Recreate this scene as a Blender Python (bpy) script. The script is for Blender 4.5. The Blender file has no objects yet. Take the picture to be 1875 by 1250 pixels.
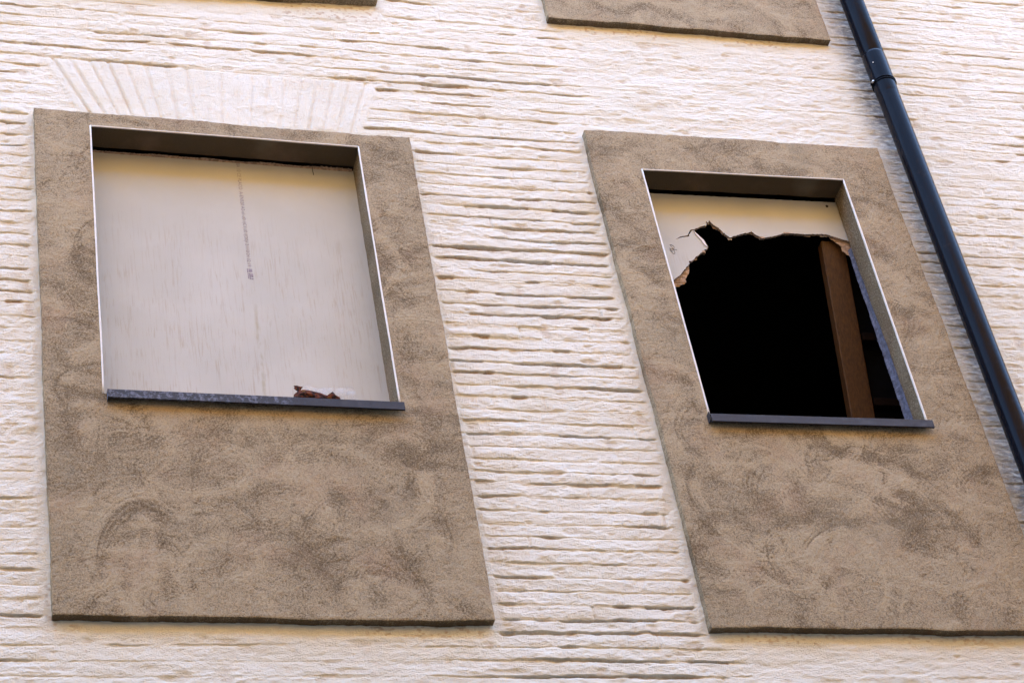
import bpy, math, random
import numpy as np
from mathutils import Matrix, Vector
rng = np.random.RandomState(7)
random.seed(5)
SC = bpy.context.scene
COL = SC.collection
R = math.radians

# ------------------------------------------------------------------ camera
cd = bpy.data.cameras.new('camera'); cam = bpy.data.objects.new('camera', cd); COL.objects.link(cam)
cd.sensor_width = 36; cd.lens = 36*4334.0/1875; cd.clip_end = 500; cd.clip_start = .1
Rv = Vector((0.96037111, -0.23204782, -0.15440574)); Uv = Vector((-0.04348945, -0.67194059, 0.73932707)); Fv = Vector((0.27531072, 0.70331334, 0.65540396))
cam.matrix_world = Matrix(((Rv.x, Uv.x, -Fv.x, 0), (Rv.y, Uv.y, -Fv.y, -6.45574), (Rv.z, Uv.z, -Fv.z, 0), (0, 0, 0, 1)))
SC.camera = cam
GZ = -1.6            # street level (the camera is at eye height above it)

# ------------------------------------------------------------------ light
SUN_EL, SUN_AZ = R(56), R(160)      # sun behind this facade: it lights the ochre house across the street
w = bpy.data.worlds.new("World"); SC.world = w; w.use_nodes = True
nt = w.node_tree; nt.nodes.clear()
sky = nt.nodes.new('ShaderNodeTexSky'); sky.sky_type = 'NISHITA'; sky.sun_disc = False
sky.sun_elevation = SUN_EL; sky.sun_rotation = math.pi - SUN_AZ
sky.air_density = 1.0; sky.dust_density = .3; sky.ozone_density = 2.0
hs = nt.nodes.new('ShaderNodeHueSaturation'); hs.inputs['Saturation'].default_value = .95
bg = nt.nodes.new('ShaderNodeBackground'); bg.inputs['Strength'].default_value = .15
wo = nt.nodes.new('ShaderNodeOutputWorld')
nt.links.new(sky.outputs[0], hs.inputs['Color']); nt.links.new(hs.outputs[0], bg.inputs['Color']); nt.links.new(bg.outputs[0], wo.inputs[0])
sd = bpy.data.lights.new('sun', 'SUN'); sd.energy = 2.0; sd.angle = R(.5); sd.color = (1, .96, .92)
sun = bpy.data.objects.new('sun', sd); COL.objects.link(sun)
sv = Vector((math.sin(SUN_AZ)*math.cos(SUN_EL), -math.cos(SUN_AZ)*math.cos(SUN_EL), math.sin(SUN_EL)))
sun.rotation_euler = sv.to_track_quat('Z', 'Y').to_euler()
SC.view_settings.view_transform = 'Standard'; SC.view_settings.look = 'None'
SC.view_settings.exposure = 3.66; SC.view_settings.gamma = 1

# ------------------------------------------------------------------ helpers
def vn(x, y, seed=0):
    t = np.random.RandomState(1000+seed).rand(256, 256).astype(np.float32)
    x = np.asarray(x, np.float32)+300.0; y = np.asarray(y, np.float32)+300.0
    x, y = np.broadcast_arrays(x, y)
    xi = np.floor(x).astype(np.int32); yi = np.floor(y).astype(np.int32)
    fx = x-xi; fy = y-yi; fx = fx*fx*(3-2*fx); fy = fy*fy*(3-2*fy)
    x0 = xi & 255; x1 = (xi+1) & 255; y0 = yi & 255; y1 = (yi+1) & 255
    return (t[y0, x0]*(1-fx)+t[y0, x1]*fx)*(1-fy)+(t[y1, x0]*(1-fx)+t[y1, x1]*fx)*fy
def fbm(x, y, seed=0, n=4, g=.5):
    a = 1; s = 0; tot = 0
    for k in range(n):
        s = s+a*(vn(x*2**k+k*17.3, y*2**k+k*9.1, seed+k)*2-1); tot += a; a *= g
    return s/tot
def ss(a, b, x):
    t = np.clip((x-a)/(b-a), 0, 1); return t*t*(3-2*t)

def mesh_np(name, V, F, mat, parent=None, smooth=True, attrs=None):
    me = bpy.data.meshes.new(name)
    V = np.ascontiguousarray(V, np.float32); F = np.ascontiguousarray(F, np.int32)
    me.vertices.add(len(V)); me.vertices.foreach_set('co', V.ravel())
    nf, k = F.shape
    me.loops.add(nf*k); me.loops.foreach_set('vertex_index', F.ravel())
    me.polygons.add(nf); me.polygons.foreach_set('loop_start', np.arange(0, nf*k, k, dtype=np.int32))
    me.polygons.foreach_set('loop_total', np.full(nf, k, np.int32))
    sm = np.ones(nf, bool) if smooth is True else (np.zeros(nf, bool) if smooth is False else smooth)
    me.polygons.foreach_set('use_smooth', sm)
    me.update(calc_edges=True)
    for an, av in (attrs or {}).items():
        a = me.attributes.new(an, 'FLOAT', 'POINT'); a.data.foreach_set('value', np.ascontiguousarray(av, np.float32))
    return link(name, me, mat, parent)
def link(name, me, mat, parent=None):
    me.materials.append(mat)
    o = bpy.data.objects.new(name, me); COL.objects.link(o)
    if parent is not None:
        o.parent = parent; o.location = -Vector(worldloc(parent))
    return o
def worldloc(o):
    l = Vector(o.location)
    while o.parent: o = o.parent; l = l+Vector(o.location)
    return l
def empty(name, loc, label, cat, kind=None, group=None):
    o = bpy.data.objects.new(name, None); COL.objects.link(o); o.location = loc; o.empty_display_size = .2
    return tag(o, label, cat, kind, group)
def tag(o, label=None, cat=None, kind=None, group=None):
    for k, v in (('label', label), ('category', cat), ('kind', kind), ('group', group)):
        if v: o[k] = v
    return o
class MB:
    def __init__(s): s.v = []; s.f = []
    def quad(s, a, b, c, d):
        n = len(s.v); s.v += [a, b, c, d]; s.f.append((n, n+1, n+2, n+3))
    def box(s, x0, x1, y0, y1, z0, z1):
        n = len(s.v)
        s.v += [(x, y, z) for z in (z0, z1) for y in (y0, y1) for x in (x0, x1)]
        s.f += [tuple(n+i for i in q) for q in ((0, 2, 3, 1), (4, 5, 7, 6), (0, 1, 5, 4), (2, 6, 7, 3), (0, 4, 6, 2), (1, 3, 7, 5))]
    def tube(s, path, rad, seg=12, cap=True):
        P = [Vector(p) for p in path]; n0 = len(s.v)
        up = None
        for i, p in enumerate(P):
            d = (P[min(i+1, len(P)-1)]-P[max(i-1, 0)]).normalized()
            if up is None: up = d.orthogonal().normalized()
            up = (up-d*up.dot(d)).normalized(); si = d.cross(up)
            r = rad[i] if hasattr(rad, '__len__') else rad
            for k in range(seg):
                a = 2*math.pi*k/seg; s.v.append(tuple(p+(up*math.cos(a)+si*math.sin(a))*r))
        for i in range(len(P)-1):
            for k in range(seg):
                a = n0+i*seg+k; b = n0+i*seg+(k+1) % seg
                s.f.append((a, b, b+seg, a+seg))
        if cap:
            s.f.append(tuple(n0+k for k in range(seg))[::-1]); m = n0+(len(P)-1)*seg; s.f.append(tuple(m+k for k in range(seg)))
    def build(s, name, mat, parent=None, smooth=False, bevel=0):
        me = bpy.data.meshes.new(name); me.from_pydata(s.v, [], s.f); me.update()
        if smooth: me.polygons.foreach_set('use_smooth', [True]*len(me.polygons))
        o = link(name, me, mat, parent)
        if bevel:
            m = o.modifiers.new('b', 'BEVEL'); m.width = bevel; m.segments = 2; m.limit_method = 'ANGLE'
        return o

# ------------------------------------------------------------------ materials
class NT:
    def __init__(s, name, rough=.9, spec=.3):
        s.m = bpy.data.materials.new(name); s.m.use_nodes = True; s.t = s.m.node_tree
        s.b = s.t.nodes['Principled BSDF']; s.b.inputs['Roughness'].default_value = rough; s.b.inputs['Specular IOR Level'].default_value = spec
        s.co = s.n('ShaderNodeTexCoord').outputs['Object']
    def n(s, ty, **k):
        x = s.t.nodes.new(ty)
        for a, b in k.items(): setattr(x, a, b)
        return x
    def l(s, a, b): s.t.links.new(a, b)
    def map(s, sc):
        m = s.n('ShaderNodeMapping'); m.inputs['Scale'].default_value = sc; s.l(s.co, m.inputs['Vector']); return m.outputs[0]
    def noise(s, scale, detail=3, rough=.55, vec=None, dist=0):
        x = s.n('ShaderNodeTexNoise'); x.inputs['Scale'].default_value = scale; x.inputs['Detail'].default_value = detail
        x.inputs['Roughness'].default_value = rough; x.inputs['Distortion'].default_value = dist
        s.l(vec if vec is not None else s.co, x.inputs['Vector']); return x.outputs['Fac']
    def math(s, op, a, b=None, c=None, clamp=False):
        x = s.n('ShaderNodeMath', operation=op); x.use_clamp = clamp
        for i, v in enumerate((a, b, c)):
            if v is None: continue
            if isinstance(v, (int, float)): x.inputs[i].default_value = v
            else: s.l(v, x.inputs[i])
        return x.outputs[0]
    def ramp(s, f, a, b, lo=0., hi=1.):
        x = s.n('ShaderNodeMapRange'); x.interpolation_type = 'SMOOTHSTEP'
        x.inputs[1].default_value = a; x.inputs[2].default_value = b; x.inputs[3].default_value = lo; x.inputs[4].default_value = hi
        s.l(f, x.inputs[0]); return x.outputs[0]
    def mix(s, f, a, b):
        x = s.n('ShaderNodeMix', data_type='RGBA')
        for i, v in ((0, f), (6, a), (7, b)):
            if isinstance(v, (int, float)): x.inputs[i].default_value = v
            elif isinstance(v, tuple): x.inputs[i].default_value = v+(1,) if len(v) == 3 else v
            else: s.l(v, x.inputs[i])
        return x.outputs[2]
    def attr(s, name): return s.n('ShaderNodeAttribute', attribute_name=name).outputs['Fac']
    def color(s, c):
        if isinstance(c, tuple): s.b.inputs['Base Color'].default_value = c+(1,)
        else: s.l(c, s.b.inputs['Base Color'])
    def bump(s, h, dist, strength=1.):
        x = s.n('ShaderNodeBump'); x.inputs['Distance'].default_value = dist; x.inputs['Strength'].default_value = strength
        s.l(h, x.inputs['Height']); s.l(x.outputs[0], s.b.inputs['Normal'])

def m_wall():
    s = NT('whitewash', .92, .2)
    big = s.noise(2.2, 4)
    mid = s.noise(14, 5, .6, s.map((1, 1, 2.5)))
    c = s.mix(s.ramp(big, .35, .65), (.785, .798, .725), (.82, .842, .785))
    c = s.mix(s.ramp(mid, .52, .75, 0, .35), c, (.70, .62, .53))
    fine = s.noise(160, 3, .6, s.map((1, 1, 1.4)))
    d = s.attr('dirt_shade')
    dn = s.math('MULTIPLY', d, s.ramp(s.noise(38, 3, .6, s.map((1, 1, 2))), .3, .6, .35, 1.), clamp=True)
    c = s.mix(dn, c, (.40, .265, .15))
    st = s.attr('pipe_shade_stain')
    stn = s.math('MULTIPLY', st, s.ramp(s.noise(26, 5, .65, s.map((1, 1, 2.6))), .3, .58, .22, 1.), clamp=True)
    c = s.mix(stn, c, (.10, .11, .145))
    pn = s.noise(75, 2, .5)
    c = s.mix(s.ramp(pn, .71, .78, 0, .45), c, (.45, .37, .28))
    s.color(c)
    h = s.math('ADD', s.math('MULTIPLY', fine, 1.), s.math('MULTIPLY', s.noise(420, 2, .6), .45))
    s.bump(h, .007, 1.)
    return s.m
def m_stucco():
    s = NT('brown_render', .95, .15)
    t = s.attr('tone')
    sp = s.noise(150, 4, .8); sp2 = s.noise(340, 2, .6)
    f = s.math('ADD', t, s.math('MULTIPLY', s.math('SUBTRACT', sp, .5), 3.4))
    f = s.math('ADD', f, s.math('MULTIPLY', s.math('SUBTRACT', sp2, .5), 1.3))
    c = s.mix(s.ramp(f, -.30, 1.15), (.115, .087, .053), (.425, .366, .256))
    hue = s.noise(3.5, 4, .6)
    c = s.mix(s.ramp(hue, .5, .72, 0, .24), c, (.36, .235, .165))
    c = s.mix(s.ramp(s.noise(2.6, 3, .5, s.map((1.3, 1, .8))), .52, .7, 0, .3), c, (.27, .245, .18))
    s.color(c)
    h = s.math('ADD', s.math('MULTIPLY', sp, 1.), s.math('MULTIPLY', sp2, .35))
    s.bump(h, .0045, 1.)
    return s.m
def m_plain(name, col, rough=.7, spec=.3, var=.15, scale=12, bump=None, metal=0, vscale=(1, 1, 1)):
    s = NT(name, rough, spec)
    v = s.noise(scale, 4, .6, s.map(vscale))
    dk = tuple(x*(1-var) for x in col); lt = tuple(min(1, x*(1+var)) for x in col)
    s.color(s.mix(s.ramp(v, .3, .7), dk, lt)); s.b.inputs['Metallic'].default_value = metal
    if bump: s.bump(s.noise(bump[0], 3), bump[1])
    return s.m
def m_board():
    s = NT('plasterboard_paper', .85, .25)
    base = s.mix(s.ramp(s.noise(3, 4), .3, .7), (.46, .484, .468), (.505, .532, .52))
    v1 = s.noise(1, 4, .6, s.map((150, 1, 6)), 1.1)       # vertical fibre streaks
    v2 = s.noise(1, 3, .6, s.map((60, 1, 11)), 1.2)
    low = s.n('ShaderNodeSeparateXYZ'); s.l(s.co, low.inputs[0])
    zone = s.ramp(low.outputs[2], 6.86, 6.45, 0, 1)      # weathered below the sheltered top strip
    msk = s.ramp(s.noise(7, 3), .4, .62)
    f1 = s.math('MULTIPLY', s.math('MULTIPLY', s.ramp(v1, .535, .61), s.math('ADD', s.math('MULTIPLY', msk, .7), .3)), zone)
    c = s.mix(s.math('MULTIPLY', f1, .38), base, (.33, .26, .18))
    c = s.mix(s.math('MULTIPLY', s.math('MULTIPLY', s.ramp(v2, .52, .7), zone), .22), c, (.50, .49, .50))
    # one greenish run-off stain in line with the printing
    dx = s.math('ABSOLUTE', s.math('SUBTRACT', s.math('ADD', low.outputs[0], s.math('MULTIPLY', s.noise(14, 2), .02)), 1.572))
    run = s.math('MULTIPLY', s.ramp(dx, .002, .010, 1, 0), s.math('MULTIPLY', s.ramp(low.outputs[2], 6.4, 6.1), s.ramp(s.noise(1, 3, .6, s.map((30, 1, 14))), .4, .6)))
    c = s.mix(s.math('MULTIPLY', run, .55), c, (.34, .32, .22))
    s.color(c); s.bump(s.noise(300, 2), .0006)
    return s.m
def m_sill(worn):
    s = NT('sill_metal_worn' if worn else 'sill_metal', .45, .5)
    sx = s.n('ShaderNodeSeparateXYZ'); s.l(s.co, sx.inputs[0])
    n1 = s.noise(55, 5, .7); n2 = s.noise(1, 3, .6, s.map((90, 1, 12)))
    f = s.math('MULTIPLY', s.ramp(n1, .46, .60), s.ramp(n2, .25, .6, .35, 1))
    if worn:
        f = s.math('MULTIPLY', f, s.ramp(s.math('ADD', sx.outputs[0], s.math('MULTIPLY', s.noise(20, 2), .06)), 1.60, 1.68, 1, .12))
        c = s.mix(f, (.008, .009, .016), (.12, .14, .20))
    else:
        c = s.mix(s.math('MULTIPLY', f, .35), (.012, .012, .018), (.045, .048, .065))
    s.color(c)
    s.l(s.ramp(n1, .3, .7, .5, .8), s.b.inputs['Roughness'])
    return s.m
def m_wood():
    s = NT('brown_wood', .55, .4)
    g = s.noise(1, 4, .6, s.map((160, 160, 5)), .6)
    s.color(s.mix(s.ramp(g, .3, .7), (.042, .019, .005), (.088, .041, .011))); s.bump(g, .0008)
    return s.m
def m_pipe():
    s = NT('dark_pipe_paint', .2, .07)
    n = s.noise(1, 4, .6, s.map((45, 45, 2.5))); d = s.noise(30, 4, .65)
    c = s.mix(s.ramp(n, .35, .7), (.003, .0035, .007), (.005, .007, .013))
    c = s.mix(s.ramp(d, .58, .74, 0, .3), c, (.025, .02, .018))
    s.color(c); s.l(s.ramp(d, .3, .7, .13, .26), s.b.inputs['Roughness'])
    s.bump(s.noise(6, 3), .002, .4)
    return s.m
def m_film():
    s = NT('clear_film', .25, .5)
    s.color((.62, .66, .72))
    s.l(s.ramp(s.noise(40, 4, .6), .35, .65, .03, .16), s.b.inputs['Alpha'])
    s.bump(s.noise(30, 3), .004)
    return s.m
def m_leaf():
    s = NT('dry_leaf', .7, .12)
    n = s.noise(60, 4, .6)
    c = s.mix(s.ramp(n, .38, .66), (.010, .005, .003), (.15, .040, .011))
    c = s.mix(s.ramp(s.noise(45, 2, .5, s.map((1, 3, 1))), .62, .7, 0, .6), c, (.12, .08, .008))
    s.color(c); s.bump(s.noise(120, 3), .003)
    return s.m
M_WALL = m_wall(); M_ST = m_stucco(); M_BOARD = m_board(); M_SILLW = m_sill(True); M_SILL = m_sill(False)
M_WOOD = m_wood(); M_PIPE = m_pipe(); M_FILM = m_film(); M_LEAF = m_leaf()
M_WOOD_SHADE = m_plain('shaded_wood', (.010, .005, .0025), .8, .1, .3, 60)  # darker copy of the brown wood, the room's shade in its colour
M_BEAD = m_plain('white_bead', (.70, .69, .67), .45, .4, .06, 60)
M_TORN = m_plain('torn_board_paper', (.40, .29, .20), .9, .2, .3, 60, (120, .003))
M_CORE = m_plain('gypsum_core', (.34, .26, .20), .95, .1, .45, 90, (160, .003))
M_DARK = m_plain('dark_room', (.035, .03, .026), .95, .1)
M_INK = m_plain('ink', (.16, .15, .17), .8, .2, .4, 150)
M_INK2 = m_plain('ink_faded', (.27, .25, .30), .8, .2, .3, 120)
M_BLUE = m_plain('bluish_plaster', (.12, .14, .205), .85, .2, .35, 55, (140, .004))
M_PANE = m_plain('dusty_pane', (.005, .0055, .008), .8, .08, .3, 20)
M_STEEL = m_plain('bright_steel', (.5, .48, .45), .35, .5, .2, 30, None, .9)
M_WIRE = m_plain('dark_wire', (.03, .025, .02), .6, .3)
M_STREET = m_plain('street_paving', (.06, .05, .042), .9, .2, .2, 3, (40, .01))
M_OPP = m_plain('ochre_facade', (.37, .182, .040), .9, .2, .08, 1.5, (60, .004))
M_OPPLOW = m_plain('low_bounce_facade', (.06, .05, .04), .9, .2, .2, 1.5, (60, .004))  # unseen lower storeys made dark to keep bounce off the soffits

# ------------------------------------------------------------------ street (light bounces off it)
g = MB(); g.quad((-150, -150, GZ), (150, -150, GZ), (150, 150, GZ), (-150, 150, GZ))
tag(g.build('ground', M_STREET), kind='structure')
def opposite():  # unseen house: roofline and wall colours chosen for their effect on the light
    b = empty('opposite_building', (2, -8.0, GZ), 'unseen ochre rendered building across the narrow street, shaped for sky cut and warm bounce', 'building', kind='structure')
    m = MB(); m2 = MB(); x0, x1, yf, yb, z1 = -32, 38, -8.0, -18.0, 13.3
    wins = [(x, z) for z in (0.4, 3.9, 7.4) for x in np.arange(-29, 36, 3.1)]
    xs = sorted({x0, x1} | {round(x+d, 3) for x, _ in wins for d in (0, 1.1)}); zs = sorted({GZ, z1} | {round(z+d, 3) for _, z in wins for d in (0, 1.7)} | {6.2})
    ws = {(round(x, 3), round(z, 3)) for x, z in wins}
    for i in range(len(xs)-1):
        for j in range(len(zs)-1):
            if (xs[i], zs[j]) in ws:
                a, c, d, e = xs[i], xs[i+1], zs[j], zs[j+1]; y2 = yf-.2
                m.quad((a, yf, d), (a, y2, d), (a, y2, e), (a, yf, e)); m.quad((c, yf, d), (c, yf, e), (c, y2, e), (c, y2, d))
                m.quad((a, yf, e), (a, y2, e), (c, y2, e), (c, yf, e)); m.quad((a, yf, d), (c, yf, d), (c, y2, d), (a, y2, d))
            else: (m if zs[j] > 6.1 else m2).quad((xs[i], yf, zs[j]), (xs[i], yf, zs[j+1]), (xs[i+1], yf, zs[j+1]), (xs[i+1], yf, zs[j]))
    m.box(x0, x1, yb, yf-.4, GZ, z1)
    m.quad((x0, yf, z1), (x0, yf-.4, z1), (x1, yf-.4, z1), (x1, yf, z1))
    m.build('wall', M_OPP, b); m2.build('low_bounce_base', M_OPPLOW, b)
    for x, z in wins:
        s = MB(); s.box(x+.002, x+.545, yf-.19, yf-.15, z+.002, z+1.698); s.box(x+.555, x+1.098, yf-.19, yf-.15, z+.002, z+1.698)
        s.build('shutter', M_PIPE, b)
opposite()

# ------------------------------------------------------------------ the facade
B = empty('painted_brick_building', (2.6, .05, GZ), 'old building front of whitewashed uneven brick with brown rendered window surrounds', 'building')
CO = .0613
# surrounds: outer corners and opening corners  TL TR BR BL (x,z)
PANELS = {
 'L': dict(o=[(.727, 7.168), (2.265, 7.1436), (2.2533, 4.686), (.7352, 4.692)], i=[(.944, 7.087), (2.040, 7.069), (2.039, 5.66), (.939, 5.67)]),
 'R': dict(o=[(3.050, 7.2756), (4.4247, 7.2918), (4.436, 4.672), (3.0538, 4.6716)], i=[(3.2646, 7.048), (4.2042, 7.069), (4.1952, 5.655), (3.2656, 5.66)]),
 'T': dict(o=[(3.02, 9.6), (4.39, 9.6), (4.3906, 8.023), (3.0187, 8.013)], i=None),
 'U': dict(o=[(.70, 9.6), (2.235, 9.6), (2.2315, 8.027), (.72, 7.955)], i=None),
}
def inquad(q, x, z, m=0.):
    x0 = min(q[0][0], q[3][0])-m; x1 = max(q[1][0], q[2][0])+m; z0 = min(q[2][1], q[3][1])-m; z1 = max(q[0][1], q[1][1])+m
    return (x > x0) & (x < x1) & (z > z0) & (z < z1)

def facade():
    xs = np.concatenate([np.arange(-7, .15, .06), np.arange(.15, 5.95, .0052), np.arange(5.95, 13, .06)])
    zs = np.concatenate([np.arange(GZ, 4.15, .03), np.arange(4.15, 8.8, .0025), np.arange(8.8, 12.0, .03)])
    X, Z = np.meshgrid(xs.astype(np.float32), zs.astype(np.float32))
    # courses run slightly wavy
    zz = Z+.010*fbm(X*.55, Z*.5, 1, 2)+.0035*fbm(X*3.2, Z*3, 4, 3)+.0012*fbm(X*22, Z*22, 6, 2)+.004*X*0
    c = zz/CO
    j = np.floor(c+.5)                       # nearest joint
    # each joint wanders up/down on its own
    jof = (vn(X*.8, j*7.31, 11)-.5)*.016+(vn(X*4, j*3.7+.5, 12)-.5)*.010+(vn(X*11, j*3.1+.5, 13)-.5)*.004
    sg = (c-j)*CO-jof                        # metres above the joint centre
    # region factor for how open the joints are
    G = .62+.0*X
    G = np.where((X > 2.15) & (X < 3.08), 1.0, G)
    G = np.where(X < .76, .95, G)
    G = np.where((X > 2.0) & (X < 3.2) & (Z > 7.15) & (Z < 7.75), .95, G)
    G = G*(1-.70*ss(2.95, 3.3, X)*ss(7.25, 7.35, Z)*(1-ss(4.35, 4.6, X)))
    G = np.where((Z > 7.6) & (X < 2.9), .62, G)
    G = G*(1-.8*ss(3.0, 3.3, X)*ss(4.70, 4.60, Z)*(1-ss(4.5, 4.8, X)))
    G = np.where(X > 4.6, .55, G)
    G = G*(1-.35*ss(5.2, 4.4, Z)*(X < 2.3))
    G = G*(.40+.85*ss(.15, .75, vn(X*1.5, Z*2.2, 20)*.7+vn(X*4.5, Z*8, 19)*.3))
    G = np.where((X > 2.0) & (X < 3.1) & (Z < 7.75), .45+.6*G, G)
    run = vn(X*1.7, j*5.13, 21)*.65+vn(X*5.5, j*2.9, 22)*.35
    openj = ss(.46, .68, run+.10*(G-.7))
    gap = ss(.36, .50, vn(X*6.5, j*8.3, 27)*.65+vn(X*16, j*8.9, 28)*.35)
    depth = (.0021+.0140*openj*gap*(.35+.65*vn(X*11, j*1.7, 23)))*G
    wid = .0008+.0038*vn(X*8, j*4.1, 24)*(.3+.7*openj)
    pit = ss(.74, .86, vn(X*9.5, j*6.7, 25))*ss(.40, .55, vn(X*1.9, j*2.2, 26))
    wid = wid+pit*.0035; depth = depth+pit*.006*G
    ed = .0030*fbm(X*38, Z*26, 30, 3)
    s2 = sg+ed
    under = 1-ss(wid, wid+.0026, s2)         # crisp underside of the brick above
    lower = ss(-wid-.0075, -wid*.1, s2)       # soft shoulder of the brick below
    groove = under*lower
    # bricks of their own, set a little in or out
    i = np.floor(c+.5*0-jof/CO)
    bl = .285
    bx = X/bl+(i % 2)*.5+vn(i*1.37, i*0.0, 31)*.6
    b = np.floor(bx); fb = bx-b
    off = (vn(b*3.17+.5, i*5.77, 33)-.5); off2 = (vn((b+1)*3.17+.5, i*5.77, 33)-.5)
    bo = off+(off2-off)*ss(.88, 1.0, fb)
    perp = np.exp(-((fb-.97)/.014)**2)*ss(.5, .85, vn(b*2.3, i*3.1, 35))*G*1.3
    u = (c-np.floor(c))
    H = .005*bo*G+.0030*np.sin(np.pi*np.clip(u, 0, 1))**.6*G*(.3+.7*vn(X*3, i*2.2, 36))-.002+.0022*(.5-u)*G
    H = H-depth*groove-.0035*perp
    soft = 1-G
    H = H+.0050*fbm(X*5, Z*13, 40, 3)+.0040*fbm(X*18, Z*46, 41, 4, .6)+.0020*fbm(X*60, Z*85, 42, 2)*ss(.3, .7, vn(X*6, Z*9, 43))+.0008*fbm(X*85, Z*120, 47, 1)
    H = H+.0035*soft*fbm(X*2.5, Z*34, 44, 2)*ss(.4, .9, soft)
    lump = vn(X*13, Z*26, 45); H = H-.0035*ss(.78, .92, lump)
    dirt_shade = groove*np.clip((depth-.0035)/.006, 0, 1)*(.35+.65*vn(X*5, Z*5, 48))  # brown dirt plus joint shade, painted in where grooves run deep
    dirt_shade = np.maximum(dirt_shade, .5*ss(.82, .95, lump)*vn(X*3, Z*3, 46))
    # flat arch of upright bricks above the left opening
    zb = 7.2
    x0 = np.array([.75, .98, 1.12, 1.46, 1.87, 2.06, 2.3]); kk = np.array([-.50, -.43, -.27, .03, .24, .32, .38])
    A0 = np.linspace(.7, 2.35, 400); KA = np.interp(A0, x0, kk)
    rows = np.where((zs > 7.05) & (zs < 7.62))[0]
    for r in rows:
        z = zs[r]; xa = A0+KA*(z-zb)
        a = np.interp(X[r], xa, A0)
        top = 7.520+.006*math.sin(9)+.008*(vn(X[r]*2, 3.3, 50)-.5)-.012*(X[r]-.8)
        m = ss(.905, .925, a)*ss(2.09, 2.07, a)*ss(top+.006, top-.002, z)
        n = a/.059+.5*vn(a*5, 1.5, 51); fr = n-np.floor(n); dd = np.abs(fr-.5)*.059
        ji = np.floor(n)
        jw = .004+.005*vn(ji*3.3, z*3, 52)
        st = (.35+.65*vn(ji*2.7, 0*ji, 53))*np.interp(a, [.9, 1.1, 1.35, 1.5, 1.75, 2.1], [.85, 1.0, .8, .45, .5, .75])
        g = (1-ss(jw*.4, jw*1.4, dd))*.012*st*(.5+.6*vn(ji*1.9, z*9, 54))
        ha = .003*(vn(ji*5.1, z*0+.5, 55)-.5)-g+.0034*fbm(X[r]*16, z*16+0*X[r], 56, 3)+.0012*fbm(X[r]*80, z*100+0*X[r], 57, 2)+.001
        H[r] = H[r]*(1-m)+ha*m; dirt_shade[r] = dirt_shade[r]*(1-m)+m*np.clip(g-.006, 0, 1)*60*.5
        e = np.exp(-((z-top-.004)/.006)**2)*ss(.9, .93, a)*ss(2.1, 2.07, a)
        H[r] -= .004*e
    # render feathered over the brick right beside the surrounds
    for k, p in PANELS.items():
        o = p['o']; xa = (o[0][0]+o[3][0])/2; xb = (o[1][0]+o[2][0])/2; zt = max(o[0][1], o[1][1]); z0 = min(o[2][1], o[3][1])
        wl = -.004+.034*vn(Z*3, 2.5, 60)+.030*vn(Z*17, 2.5, 61); inz = ss(z0-.03, z0, Z)*ss(zt+.04, zt, Z)
        f = ss(xa-wl-.012, xa-wl+.012, X)*(X < xa+.1)*inz
        if k == 'U': f = f*0
        wb = .028+.02*vn(X*3, 4.5, 62)+.01*vn(X*16, 4.5, 63)
        f2 = ss(z0-wb-.014, z0-wb+.01, Z)*(Z < z0+.2)*ss(xa-.03, xa, X)*ss(xb+.03, xb, X)
        wr = .012+.02*vn(Z*6, 8.5, 64)
        f3 = ss(xb+wr+.012, xb+wr, X)*(X > xb-.1)*inz*.8
        if k == 'R': f3 = ss(xb+.05, xb+.02, X)*(X > xb-.1)*inz*.75
        f4 = ss(zt+.03, zt+.01, Z)*(Z > zt-.1)*ss(xa-.03, xa, X)*ss(xb+.03, xb, X)*.8
        F = np.maximum(np.maximum(f, f2), np.maximum(f3, f4))
        sm = .0035*fbm(X*12, Z*16, 65, 3)+.0016*fbm(X*60, Z*70, 66, 2)-.001
        H = H*(1-F)+sm*F; dirt_shade = dirt_shade*(1-F)+.55*f2*ss(.66, .78, vn(X*75, Z*110, 67))*ss(.4, .7, vn(X*3, Z*0, 68))
    pipe_shade_stain = ss(.19, .03, np.abs(X-4.56)+.05*(vn(X*0, Z*3.3, 70)-.5)+.02*(vn(X*12, Z*25, 71)-.5))*(X < 4.6)*(.45+.55*vn(X*0+.3, Z*2.1, 72))  # stain mixed with the pipe's soft shadow, painted left of the pipe
    H = np.minimum(H, .012)
    Y = .035-H
    ny, nx = X.shape
    V = np.stack([X.ravel(), Y.ravel(), Z.ravel()], 1)
    idx = np.arange(ny*nx, dtype=np.int32).reshape(ny, nx)
    cx = (X[:-1, :-1]+X[1:, 1:])/2; cz = (Z[:-1, :-1]+Z[1:, 1:])/2
    keep = np.ones(cx.shape, bool)
    for p in PANELS.values():
        if p['i']: keep &= ~inquad(p['i'], cx, cz, .025)
        o = p['o']; keep &= ~(inquad(o, cx, cz, -.08) & (~inquad(p['i'], cx, cz, .08) if p['i'] else True))
    F = np.stack([idx[:-1, :-1], idx[:-1, 1:], idx[1:, 1:], idx[1:, :-1]], -1)[keep]
    used = np.zeros(len(V), bool); used[F.ravel()] = True
    re = np.cumsum(used)-1
    # backing behind the surrounds keeps the room dark: real masonry slab with openings
    mesh_np('brick_wall', V[used], re[F], M_WALL, B, True, {'dirt_shade': dirt_shade.ravel()[used], 'pipe_shade_stain': pipe_shade_stain.ravel()[used]})
facade()

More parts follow.
